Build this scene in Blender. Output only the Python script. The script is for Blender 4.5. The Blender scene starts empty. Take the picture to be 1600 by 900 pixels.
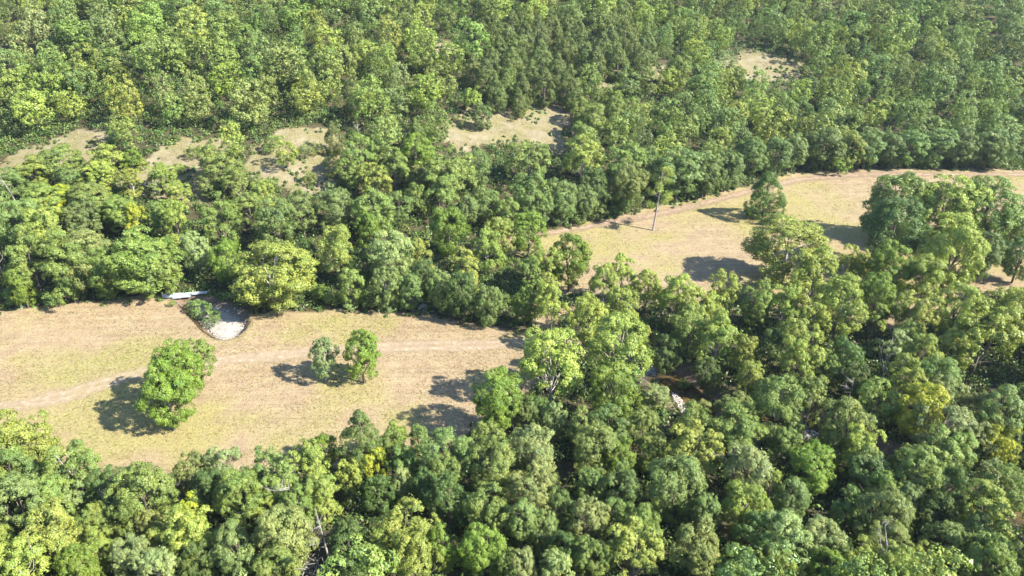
import bpy, math, random
import numpy as np
from mathutils import Vector, Matrix
R_ = math.radians
rng = np.random.default_rng(7)
random.seed(7)
sc = bpy.context.scene
col = sc.collection

# ------------------------------------------------------------------ camera, sky, sun, exposure
CAM_H, PITCH, F = 75.0, 28.0, 1164.0
cd = bpy.data.cameras.new('camera')
cd.lens = F / 1600 * 36; cd.sensor_width = 36; cd.clip_start = 1; cd.clip_end = 9000
cam = bpy.data.objects.new('camera', cd); col.objects.link(cam)
cam.location = (0, 0, CAM_H); cam.rotation_euler = (R_(90 - PITCH), 0, 0)
sc.camera = cam

SUN_EL, SUN_AZ = 38.0, 112.0            # azimuth clockwise from +Y
sv = Vector((math.sin(R_(SUN_AZ)) * math.cos(R_(SUN_EL)), math.cos(R_(SUN_AZ)) * math.cos(R_(SUN_EL)), math.sin(R_(SUN_EL))))
w = bpy.data.worlds.new('World'); sc.world = w; w.use_nodes = True
nt = w.node_tree; nt.nodes.clear()
sky = nt.nodes.new('ShaderNodeTexSky'); sky.sky_type = 'NISHITA'; sky.sun_disc = False
sky.sun_elevation = R_(SUN_EL); sky.sun_rotation = R_(SUN_AZ); sky.air_density = 1.0; sky.dust_density = 0.3; sky.ozone_density = 2.5
bg = nt.nodes.new('ShaderNodeBackground'); bg.inputs[1].default_value = 0.11
wo = nt.nodes.new('ShaderNodeOutputWorld')
nt.links.new(sky.outputs[0], bg.inputs[0]); nt.links.new(bg.outputs[0], wo.inputs[0])
sl = bpy.data.lights.new('sun', 'SUN'); sl.energy = 5.0; sl.angle = R_(0.5); sl.color = (1.0, 0.945, 0.84)
so = bpy.data.objects.new('sun', sl); col.objects.link(so); so.rotation_euler = sv.to_track_quat('Z', 'Y').to_euler(); so.location = (150, -50, 200)
sc.view_settings.view_transform = 'Standard'; sc.view_settings.look = 'None'
sc.view_settings.gamma = 1; sc.view_settings.use_curve_mapping = False
sc.view_settings.exposure = 2.12
sc.cycles.max_bounces = 6; sc.cycles.diffuse_bounces = 3; sc.cycles.transmission_bounces = 3
sc.cycles.transparent_max_bounces = 8; sc.cycles.glossy_bounces = 2

# ------------------------------------------------------------------ ground height and pixel rays
FOOT_X = np.array([-900, -100, -60, -11, 30, 86, 160, 260, 900.]); FOOT_Y = np.array([110, 133, 140, 162, 182, 214, 224, 228, 230.])
def vnoise(x, y, s, seed=0):
    x = np.asarray(x, float) / s; y = np.asarray(y, float) / s
    xi = np.floor(x).astype(np.int64); yi = np.floor(y).astype(np.int64); fx = x - xi; fy = y - yi
    fx = fx * fx * (3 - 2 * fx); fy = fy * fy * (3 - 2 * fy)
    def h(a, b):
        n = (a * 374761393 + b * 668265263 + seed * 974634541) & 0x7fffffff
        n = ((n ^ (n >> 13)) * 1274126177) & 0x7fffffff
        return ((n ^ (n >> 16)) & 0xffff) / 65535.0
    return (h(xi, yi) * (1 - fx) + h(xi + 1, yi) * fx) * (1 - fy) + (h(xi, yi + 1) * (1 - fx) + h(xi + 1, yi + 1) * fx) * fy
def base_height(x, y):
    x = np.asarray(x, float); y = np.asarray(y, float)
    s = y - np.interp(x, FOOT_X, FOOT_Y)
    k = 7.0
    t = np.clip((s - 6) / k, -30, 60)
    z = 0.30 * k * np.log1p(np.exp(t))
    z = np.where(z > 55, 55 + 30 * np.tanh((z - 55) / 120), z)
    z = z + np.clip(s / 40, 0, 1) * (vnoise(x, y, 38, 3) - .5) * 2.2
    return z + (vnoise(x, y, 30, 5) - .5) * .5
def ray(px, py):
    a = R_(PITCH); dx = (px - 800) / F; dy = (450 - py) / F
    d = np.array([dx, math.cos(a) + dy * math.sin(a), -math.sin(a) + dy * math.cos(a)])
    return d / np.linalg.norm(d)
def at(px, py, up=0.0):
    """where the line of sight through a photo point meets the ground raised by up"""
    d = ray(px, py)
    ts = np.linspace(40, 900, 1700)
    p = d[None, :] * ts[:, None]
    below = (CAM_H + p[:, 2]) < base_height(p[:, 0], p[:, 1]) + up
    i = int(np.argmax(below)) if below.any() else len(ts) - 1
    lo, hi = ts[max(i - 1, 0)], ts[i]
    for _ in range(12):
        m = (lo + hi) / 2; q = d * m
        if CAM_H + q[2] < base_height(q[0], q[1]) + up: hi = m
        else: lo = m
    q = d * hi
    return q[0], q[1], hi
def project(x, y, z):
    a = R_(PITCH); z = z - CAM_H
    dep = y * math.cos(a) - z * math.sin(a); v = y * math.sin(a) + z * math.cos(a)
    return 800 + F * x / dep, 450 - F * v / dep
def poly(pts): return np.array([at(*p)[:2] for p in pts])
def inside(P, x, y):
    r = np.zeros(np.shape(x), bool); n = len(P)
    for i in range(n):
        x1, y1 = P[i]; x2, y2 = P[(i + 1) % n]
        if y1 == y2: continue
        c = ((y1 > y) != (y2 > y)) & (x < (x2 - x1) * (y - y1) / (y2 - y1) + x1)
        r ^= c
    return r
def dist_line(L, x, y):
    d = np.full(np.shape(x), 1e9)
    for (x1, y1), (x2, y2) in zip(L[:-1], L[1:]):
        vx, vy = x2 - x1, y2 - y1
        t = np.clip(((x - x1) * vx + (y - y1) * vy) / (vx * vx + vy * vy + 1e-9), 0, 1)
        d = np.minimum(d, np.hypot(x - x1 - t * vx, y - y1 - t * vy))
    return d
def edge_dist(P, x, y): return dist_line(np.vstack([P, P[:1]]), x, y)
def smooth(e0, e1, x):
    t = np.clip((x - e0) / (e1 - e0), 0, 1); return t * t * (3 - 2 * t)

LEFT_FIELD = poly([(-130, 496), (0, 487), (60, 480), (130, 472), (200, 467), (255, 463), (300, 470), (345, 480), (400, 489), (440, 486), (520, 485), (600, 488), (680, 491), (740, 505), (790, 516), (850, 515), (868, 560), (830, 610), (770, 650), (725, 690), (650, 712), (560, 715), (480, 730), (420, 745), (330, 752), (250, 765), (180, 757), (110, 740), (60, 712), (0, 720), (-130, 735)])
RIGHT_FIELD = poly([(715, 396), (760, 380), (850, 359), (930, 345), (1000, 331), (1100, 309), (1190, 284), (1240, 271), (1320, 266), (1400, 264), (1500, 264), (1780, 266), (1780, 460), (1600, 480), (1400, 515), (1200, 490), (1000, 478), (900, 492), (860, 520), (820, 500), (850, 440), (840, 400), (760, 402)])
CLEARINGS = [poly(p) for p in (
    [(684, 210), (700, 186), (730, 168), (770, 160), (800, 164), (840, 150), (868, 132), (900, 140), (900, 200), (884, 240), (845, 238), (800, 222), (745, 230), (712, 240)],
    [(376, 268), (398, 225), (450, 200), (510, 200), (545, 222), (575, 226), (560, 242), (530, 296), (470, 305), (430, 292), (400, 288)],
    [(1115, 96), (1170, 76), (1255, 96), (1250, 122), (1190, 132), (1140, 118)],
    [(-30, 292), (0, 252), (40, 232), (130, 198), (174, 204), (166, 246), (120, 288), (60, 292)],
    [(182, 292), (240, 236), (290, 214), (362, 214), (346, 262), (336, 312), (290, 322), (240, 308)],
    [(900, 142), (960, 108), (1034, 98), (1036, 124), (940, 140)],
    [(668, 78), (700, 66), (716, 80), (690, 92)])]
GULLY = poly([(260, 464), (328, 460), (366, 475), (386, 489), (391, 503), (382, 517), (364, 528), (346, 532), (330, 526), (311, 511), (292, 489)])
GULLY_DARK = poly([(268, 458), (283, 468), (297, 487), (312, 504), (327, 518), (342, 526)])
CREEK = poly([(905, 526), (960, 545), (1030, 572), (1068, 602), (1104, 636), (1160, 655), (1215, 660), (1262, 660), (1330, 690), (1450, 745), (1600, 800), (1800, 850)])
TRACK = poly([(-130, 668), (-40, 644), (40, 632), (110, 617), (160, 600), (230, 579), (345, 563), (420, 557), (540, 545), (640, 541), (750, 540), (800, 536), (850, 526)])
TRACK2 = poly([(740, 385), (850, 365), (930, 352), (1010, 338), (1100, 318), (1190, 294), (1250, 280), (1340, 273), (1500, 272), (1780, 274)])

def height(x, y):
    z = base_height(x, y)
    dc = dist_line(CREEK, x, y) + (vnoise(x, y, 5, 9) - .5) * 1.6
    z = z - 2.0 * (1 - smooth(2.6, 5.2, dc))
    g = np.where(inside(GULLY, x, y), edge_dist(GULLY, x, y), 0)
    z = z - 1.3 * smooth(0.0, 1.2, g + (vnoise(x, y, 2.2, 4) - .5) * .6 * (g > 0)) + 0.35 * smooth(2.5, 5, g)
    return z

# ------------------------------------------------------------------ helpers
def mat(name):
    m = bpy.data.materials.new(name); m.use_nodes = True
    n = m.node_tree; n.nodes.clear()
    out = n.nodes.new('ShaderNodeOutputMaterial')
    return m, n, out
def N(n, t, **k):
    x = n.nodes.new(t)
    for a, b in k.items():
        if a.startswith('i_'): x.inputs[int(a[2:]) if a[2:].isdigit() else a[2:]].default_value = b
        else: setattr(x, a, b)
    return x
def ramp(n, src, stops):
    r = n.nodes.new('ShaderNodeValToRGB'); e = r.color_ramp.elements
    while len(e) < len(stops): e.new(.5)
    for el, (p, c) in zip(e, stops): el.position = p; el.color = tuple(c) + (1,) if len(c) == 3 else c
    n.links.new(src, r.inputs[0]); return r.outputs[0]
def mix(n, f, a, b, mode='MIX'):
    m = n.nodes.new('ShaderNodeMix'); m.data_type = 'RGBA'; m.blend_type = mode
    if isinstance(f, (int, float)): m.inputs[0].default_value = f
    else: n.links.new(f, m.inputs[0])
    for i, v in ((6, a), (7, b)):
        if isinstance(v, tuple): m.inputs[i].default_value = v + (1,) if len(v) == 3 else v
        else: n.links.new(v, m.inputs[i])
    return m.outputs[2]
def noise(n, scale, detail=3, rough=.55, vec=None):
    t = N(n, 'ShaderNodeTexNoise'); t.inputs['Scale'].default_value = scale; t.inputs['Detail'].default_value = detail; t.inputs['Roughness'].default_value = rough
    if vec is not None: n.links.new(vec, t.inputs['Vector'])
    return t.outputs[0]
def math_(n, op, a, b=None, clamp=False):
    m = N(n, 'ShaderNodeMath', operation=op); m.use_clamp = clamp
    for i, v in ((0, a), (1, b)):
        if v is None: continue
        if isinstance(v, (int, float)): m.inputs[i].default_value = v
        else: n.links.new(v, m.inputs[i])
    return m.outputs[0]
def attr(n, name): 
    a = N(n, 'ShaderNodeAttribute'); a.attribute_name = name; return a
def geopos(n): return N(n, 'ShaderNodeNewGeometry').outputs['Position']

def mesh_np(name, v, f, smooth_=False):
    """v (n,3), f (m,k) constant corner count"""
    me = bpy.data.meshes.new(name); v = np.asarray(v, np.float32); f = np.asarray(f, np.int32); k = f.shape[1]
    me.vertices.add(len(v)); me.vertices.foreach_set('co', v.ravel())
    me.loops.add(f.size); me.loops.foreach_set('vertex_index', f.ravel())
    me.polygons.add(len(f)); me.polygons.foreach_set('loop_start', np.arange(0, f.size, k, dtype=np.int32))
    me.polygons.foreach_set('loop_total', np.full(len(f), k, np.int32))
    me.update(calc_edges=True)
    me.polygons.foreach_set('use_smooth', np.full(len(f), smooth_))
    return me
def set_attr(me, name, vals, typ='FLOAT', dom='POINT'):
    a = me.attributes.new(name, typ, dom)
    if typ == 'FLOAT': a.data.foreach_set('value', np.asarray(vals, np.float32).ravel())
    else:
        c = np.ones((len(vals), 4), np.float32); c[:, :3] = vals; a.data.foreach_set('color', c.ravel())
def obj(name, me, m=None, parent=None):
    if m is not None and not me.materials: me.materials.append(m)
    o = bpy.data.objects.new(name, me); col.objects.link(o)
    if parent is not None: o.parent = parent
    return o
def tag(o, label=None, cat=None, group=None, kind=None):
    for k, v in (('label', label), ('category', cat), ('group', group), ('kind', kind)):
        if v: o[k] = v
    return o
def empty(name, loc, rz=0):
    o = bpy.data.objects.new(name, None); col.objects.link(o); o.location = loc; o.rotation_euler = (0, 0, rz); o.empty_display_size = .3
    return o
class Tubes:
    def __init__(s): s.v = []; s.f = []
    def tube(s, pts, rad, k=6):
        pts = [Vector(p) for p in pts]; b = len(s.v)
        for i, p in enumerate(pts):
            t = (pts[min(i + 1, len(pts) - 1)] - pts[max(i - 1, 0)]).normalized()
            u = t.cross(Vector((0.31, 0.95, 0.05))).normalized(); w_ = t.cross(u)
            for j in range(k):
                a = 2 * math.pi * j / k
                s.v.append(tuple(p + (u * math.cos(a) + w_ * math.sin(a)) * rad[i]))
        for i in range(len(pts) - 1):
            for j in range(k):
                s.f.append((b + i * k + j, b + i * k + (j + 1) % k, b + (i + 1) * k + (j + 1) % k, b + (i + 1) * k + j))
        return s
    def box(s, c, d, M=None):
        b = len(s.v); c = Vector(c)
        for z in (-1, 1):
            for x, y in ((-1, -1), (1, -1), (1, 1), (-1, 1)):
                q = Vector((x * d[0] / 2, y * d[1] / 2, z * d[2] / 2))
                if M is not None: q = M @ q
                s.v.append(tuple(c + q))
        for q in ((3, 2, 1, 0), (4, 5, 6, 7), (0, 1, 5, 4), (1, 2, 6, 5), (2, 3, 7, 6), (3, 0, 4, 7)): s.f.append(tuple(b + i for i in q))
        return s
    def mesh(s, name, sm=True): return mesh_np(name, np.array(s.v), np.array(s.f), sm)

# ------------------------------------------------------------------ materials
def leaf_material(name, source, trans=.3, spec=.28):
    m, n, out = mat(name)
    if source == 'object': c = N(n, 'ShaderNodeObjectInfo').outputs['Color']
    else: c = attr(n, 'tint').outputs['Color']
    geo = N(n, 'ShaderNodeNewGeometry')
    hs = N(n, 'ShaderNodeHueSaturation')
    n.links.new(c, hs.inputs['Color'])
    r = geo.outputs['Random Per Island']
    n.links.new(math_(n, 'ADD', math_(n, 'MULTIPLY', r, .6), .70), hs.inputs['Value'])
    r2 = math_(n, 'FRACT', math_(n, 'MULTIPLY', r, 17.31))
    n.links.new(math_(n, 'ADD', math_(n, 'MULTIPLY', r2, .03), .485), hs.inputs['Hue'])
    # clumps of slightly yellower and slightly deeper leaves
    nz = noise(n, .55, 2, .5, geopos(n))
    cc = mix(n, 1.0, hs.outputs[0], ramp(n, nz, [(.32, (.80, .88, .85)), (.68, (1.2, 1.12, 1.0))]), 'MULTIPLY')
    bs = N(n, 'ShaderNodeBsdfPrincipled'); bs.inputs['Roughness'].default_value = .42; bs.inputs['Specular IOR Level'].default_value = spec
    n.links.new(cc, bs.inputs['Base Color'])
    tr = N(n, 'ShaderNodeBsdfTranslucent')
    n.links.new(mix(n, 1.0, cc, (1.15, 1.25, .6), 'MULTIPLY'), tr.inputs[0])
    ms = N(n, 'ShaderNodeMixShader'); ms.inputs[0].default_value = trans
    n.links.new(bs.outputs[0], ms.inputs[1]); n.links.new(tr.outputs[0], ms.inputs[2]); n.links.new(ms.outputs[0], out.inputs[0])
    return m
LEAF = leaf_material('leaf', 'object'); LEAF_T = leaf_material('leaf_of_stuff', 'attr')
def simple(name, stops, scale, rough=.85, bump=.0, spec=.2, detail=4, metal=0):
    m, n, out = mat(name); p = geopos(n)
    nz = noise(n, scale, detail, .6, p)
    bs = N(n, 'ShaderNodeBsdfPrincipled'); bs.inputs['Roughness'].default_value = rough; bs.inputs['Specular IOR Level'].default_value = spec; bs.inputs['Metallic'].default_value = metal
    n.links.new(ramp(n, nz, stops), bs.inputs['Base Color'])
    if bump:
        b = N(n, 'ShaderNodeBump'); b.inputs['Strength'].default_value = bump; b.inputs['Distance'].default_value = .05
        n.links.new(nz, b.inputs['Height']); n.links.new(b.outputs[0], bs.inputs['Normal'])
    n.links.new(bs.outputs[0], out.inputs[0]); return m
BARK = simple('bark', [(.3, (.077, .062, .046)), (.7, (.169, .139, .108))], 3.0)
BARK_PALE = simple('bark_pale', [(.35, (.169, .146, .123)), (.65, (.354, .323, .285))], 2.0)
BARK_GREY = simple('bark_grey', [(.35, (.131, .112, .096)), (.65, (.254, .223, .193))], 2.0)
DEADWOOD = simple('dead_wood', [(.3, (.146, .131, .119)), (.7, (.262, .239, .216))], 3.0)
ROCK = simple('limestone', [(.3, (.231, .208, .181)), (.7, (.400, .370, .323))], 2.5, bump=.5)
STEEL = simple('sheet_metal', [(.3, (.185, .208, .231)), (.7, (.323, .354, .385))], 1.2, rough=.6, spec=.4)
POSTWOOD = simple('weathered_post', [(.3, (.20, .16, .12)), (.7, (.34, .29, .23))], 6.0)

def ground_material():
    m, n, out = mat('ground'); p = geopos(n)
    field = attr(n, 'field').outputs['Fac']; clear = attr(n, 'clearing').outputs['Fac']; green = attr(n, 'green').outputs['Fac']; bank = attr(n, 'bank').outputs['Fac']
    big = noise(n, .045, 4, .6, p); med = noise(n, .35, 4, .65, p); fine = noise(n, 2.6, 3, .7, p); xf = noise(n, 7.0, 2, .7, p)
    # mowing swaths: noise drawn out along the length of the field
    mp = N(n, 'ShaderNodeMapping'); mp.inputs['Rotation'].default_value = (0, 0, R_(-20)); mp.inputs['Scale'].default_value = (.035, 1.1, .3)
    n.links.new(p, mp.inputs[0]); swath = noise(n, 1.0, 3, .6, mp.outputs[0])
    straw = ramp(n, med, [(.25, (.177, .132, .084)), (.5, (.216, .165, .107)), (.75, (.251, .200, .136))])
    straw = mix(n, 1.0, straw, ramp(n, swath, [(.3, (.84, .845, .83)), (.7, (1.12, 1.10, 1.09))]), 'MULTIPLY')
    grassc = ramp(n, fine, [(.3, (.140, .131, .041)), (.7, (.238, .212, .078))])
    g = math_(n, 'ADD', green, math_(n, 'MULTIPLY', math_(n, 'SUBTRACT', med, .5), 1.3), True)
    g = math_(n, 'MULTIPLY', g, .85)
    fc = mix(n, g, straw, grassc)
    fc = mix(n, 1.0, fc, ramp(n, fine, [(.28, (.82, .81, .77)), (.5, (1, 1, 1)), (.75, (1.10, 1.09, 1.06))]), 'MULTIPLY')
    fc = mix(n, 1.0, fc, ramp(n, xf, [(.3, (.74, .74, .70)), (.6, (1.08, 1.08, 1.06))]), 'MULTIPLY')
    floor = ramp(n, med, [(.3, (.027, .027, .014)), (.55, (.050, .045, .023)), (.75, (.081, .062, .039))])
    cl = ramp(n, med, [(.25, (.110, .093, .053)), (.5, (.168, .140, .095)), (.75, (.235, .204, .155))])
    cl = mix(n, ramp(n, fine, [(.45, (0, 0, 0)), (.62, (1, 1, 1))]), cl, mix(n, .5, cl, (.13, .12, .045)))
    dry = noise(n, .16, 5, .7, p)
    cl = mix(n, ramp(n, dry, [(.44, (0, 0, 0)), (.60, (.85, .85, .85))]), cl, ramp(n, fine, [(.3, (.10, .095, .04)), (.7, (.17, .15, .07))]))
    cl = mix(n, 1.0, cl, ramp(n, fine, [(.3, (.72, .72, .70)), (.65, (1.12, 1.12, 1.1))]), 'MULTIPLY')
    bk = ramp(n, med, [(.3, (.069, .050, .035)), (.7, (.169, .127, .092))])
    c = mix(n, field, floor, fc); c = mix(n, clear, c, cl); c = mix(n, bank, c, bk)
    bs = N(n, 'ShaderNodeBsdfPrincipled'); bs.inputs['Roughness'].default_value = .95; bs.inputs['Specular IOR Level'].default_value = .08
    n.links.new(c, bs.inputs['Base Color'])
    b = N(n, 'ShaderNodeBump'); b.inputs['Strength'].default_value = .55; b.inputs['Distance'].default_value = .14
    n.links.new(math_(n, 'ADD', fine, math_(n, 'MULTIPLY', xf, .4)), b.inputs['Height']); n.links.new(b.outputs[0], bs.inputs['Normal'])
    n.links.new(bs.outputs[0], out.inputs[0]); return m
def soft_sheet_material(name, stops, scale, rough=.95):
    m, n, out = mat(name); p = geopos(n)
    nz = noise(n, scale, 4, .65, p); br = noise(n, .8, 4, .7, p)
    bs = N(n, 'ShaderNodeBsdfPrincipled'); bs.inputs['Roughness'].default_value = rough; bs.inputs['Specular IOR Level'].default_value = .1
    n.links.new(ramp(n, nz, stops), bs.inputs['Base Color'])
    b = N(n, 'ShaderNodeBump'); b.inputs['Strength'].default_value = .5; b.inputs['Distance'].default_value = .08
    n.links.new(nz, b.inputs['Height']); n.links.new(b.outputs[0], bs.inputs['Normal'])
    e = attr(n, 'cover').outputs['Fac']
    a = math_(n, 'ADD', e, math_(n, 'MULTIPLY', math_(n, 'SUBTRACT', br, .5), 1.6))
    a = ramp(n, a, [(.20, (0, 0, 0)), (1.0, (1, 1, 1))])
    tr = N(n, 'ShaderNodeBsdfTransparent'); ms = N(n, 'ShaderNodeMixShader')
    n.links.new(a, ms.inputs[0]); n.links.new(tr.outputs[0], ms.inputs[1]); n.links.new(bs.outputs[0], ms.inputs[2]); n.links.new(ms.outputs[0], out.inputs[0])
    return m
def water_material():
    m, n, out = mat('water'); p = geopos(n)
    bs = N(n, 'ShaderNodeBsdfPrincipled'); bs.inputs['Roughness'].default_value = .08; bs.inputs['Specular IOR Level'].default_value = .5
    n.links.new(ramp(n, noise(n, .5, 4, .6, p), [(.3, (.020, .018, .010)), (.55, (.06, .04, .015)), (.75, (.16, .09, .03))]), bs.inputs['Base Color'])
    b = N(n, 'ShaderNodeBump'); b.inputs['Strength'].default_value = .25; b.inputs['Distance'].default_value = .03
    n.links.new(noise(n, 4, 2, .5, p), b.inputs['Height']); n.links.new(b.outputs[0], bs.inputs['Normal'])
    n.links.new(bs.outputs[0], out.inputs[0]); return m

# ------------------------------------------------------------------ terrain
def axis(lo, hi, step, far_lo, far_hi):
    a = list(np.arange(lo, hi, step)); s = step; x = a[0]; L = []
    while x > far_lo: s *= 1.18; x -= s; L.append(x)
    s = step; x = a[-1]; U = []
    while x < far_hi: s *= 1.18; x += s; U.append(x)
    return np.array(L[::-1] + a + U)
gx = axis(-140, 185, .8, -4000, 4000); gy = axis(62, 250, .8, -2500, 6000)
X, Y = np.meshgrid(gx, gy); x = X.ravel(); y = Y.ravel(); z = height(x, y)
nx, ny = len(gx), len(gy)
ii = (np.arange(ny - 1)[:, None] * nx + np.arange(nx - 1)[None, :]).ravel()
me = mesh_np('ground', np.stack([x, y, z], 1), np.stack([ii, ii + 1, ii + nx + 1, ii + nx], 1), True)
wx = x + (vnoise(x, y, 4, 21) - .5) * 3.6 + (vnoise(x, y, 1.5, 22) - .5) * 2.0; wy = y + (vnoise(x, y, 4, 23) - .5) * 2.6 + (vnoise(x, y, 1.5, 24) - .5) * 1.2
fm = inside(LEFT_FIELD, wx, wy) | inside(RIGHT_FIELD, wx, wy)
gul = inside(GULLY, x, y)
cm = np.zeros(len(x), bool)
for C in CLEARINGS: cm |= inside(C, wx, wy)
set_attr(me, 'field', fm & ~gul); set_attr(me, 'clearing', cm)
gr = vnoise(x, y, 16, 31) * .6 + vnoise(x, y, 6, 32) * .4
gt = at(300, 665); gr = gr + .7 * np.exp(-((x - gt[0]) ** 2 + (y - gt[1]) ** 2) / 30)
set_attr(me, 'green', smooth(.40, .78, gr) * .8)
dcr = dist_line(CREEK, x, y)
set_attr(me, 'bank', np.maximum((1 - smooth(4.2, 6.5, dcr)), gul * .9))
tag(obj('ground', me, ground_material()), kind='structure')

def strip(name, L, half, m, step=.8, cuts=9, up=.03, seed=1, fixed=None, cover=.92, ruts=0.):
    L = np.asarray(L); seg = np.hypot(*np.diff(L, axis=0).T); s = np.r_[0, np.cumsum(seg)]
    t = np.arange(0, s[-1], step); px = np.interp(t, s, L[:, 0]); py = np.interp(t, s, L[:, 1])
    k = np.ones(9) / 9
    if len(px) > 30: px = np.convolve(np.pad(px, 4, 'edge'), k, 'valid'); py = np.convolve(np.pad(py, 4, 'edge'), k, 'valid')
    tx = np.gradient(px); ty = np.gradient(py); l = np.hypot(tx, ty) + 1e-9; nxn, nyn = -ty / l, tx / l
    u = np.linspace(-1, 1, cuts)
    hw = half * (.75 + .5 * vnoise(t, t * 0, 7, seed))
    vx = px[:, None] + nxn[:, None] * u[None, :] * hw[:, None]; vy = py[:, None] + nyn[:, None] * u[None, :] * hw[:, None]
    vz = height(vx, vy) + up if fixed is None else np.full(vx.shape, fixed)
    a = len(px); ii = (np.arange(a - 1)[:, None] * cuts + np.arange(cuts - 1)[None, :]).ravel()
    me = mesh_np(name, np.stack([vx.ravel(), vy.ravel(), vz.ravel()], 1), np.stack([ii, ii + cuts, ii + cuts + 1, ii + 1], 1), True)
    set_attr(me, 'cover', (np.repeat(((1 - np.abs(u) ** 1.3) * (1 - ruts * np.exp(-(u / .22) ** 2)))[None, :], a, 0) * cover).ravel())
    return tag(obj(name, me, m), kind='structure')
DUST = soft_sheet_material('dusty_track', [(.3, (.263, .199, .131)), (.7, (.330, .259, .183))], 1.2)
strip('dirt_track', TRACK, 2.8, DUST, ruts=.45, cuts=15)
strip('field_edge_track', TRACK2, 2.6, soft_sheet_material('bare_edge', [(.3, (.187, .131, .090)), (.7, (.249, .187, .131))], 1.2), seed=4)
WATER = water_material()
strip('creek_water', CREEK, 4.2, WATER, fixed=-1.55, seed=6)
strip('gully_dark_strip', GULLY_DARK, .9, WATER, step=.5, up=.06, seed=8)  # dark strip added for the dark left bank of the gully, in the water material
def patch(name, pts, m, up=.05, step=.5):
    P = poly(pts); x0, y0 = P.min(0) - 1; x1, y1 = P.max(0) + 1
    a = np.arange(x0, x1, step); b = np.arange(y0, y1, step); XX, YY = np.meshgrid(a, b); xx, yy = XX.ravel(), YY.ravel()
    d = np.where(inside(P, xx, yy), 1, -1) * edge_dist(P, xx, yy)
    n_ = len(a); ii = (np.arange(len(b) - 1)[:, None] * n_ + np.arange(n_ - 1)[None, :]).ravel()
    q = np.stack([ii, ii + 1, ii + n_ + 1, ii + n_], 1); q = q[(d[q] > -1.0).all(1)]
    me = mesh_np(name, np.stack([xx, yy, height(xx, yy) + up + .1 * smooth(0, 1.5, d)], 1), q, True)
    set_attr(me, 'cover', np.clip(.25 + d * .42, 0, 1.1))
    return tag(obj(name, me, m), kind='structure'), P
GRAVEL = soft_sheet_material('pale_gravel', [(.25, (.131, .115, .098)), (.5, (.235, .216, .190)), (.75, (.340, .320, .288))], 2.4)
GRAVEL2 = soft_sheet_material('grey_gravel', [(.3, (.162, .136, .115)), (.7, (.289, .254, .225))], 1.6)
_, GB1 = patch('gravel_bar', [(296, 479), (312, 466), (339, 468), (366, 478), (383, 493), (384, 507), (371, 521), (349, 529), (333, 522), (313, 504)], GRAVEL)
_, GB2 = patch('creek_gravel_bar', [(1050, 600), (1060, 604), (1082, 634), (1074, 642), (1060, 628)], GRAVEL2, up=.45)
_, GB3 = patch('shaded_gravel_bar', [(1238, 672), (1258, 660), (1284, 662), (1276, 684), (1250, 696)], GRAVEL2, up=.5)
_, GB4 = patch('pale_bank_patch', [(652, 478), (668, 472), (684, 478), (676, 490), (656, 488)], GRAVEL2)

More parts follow.
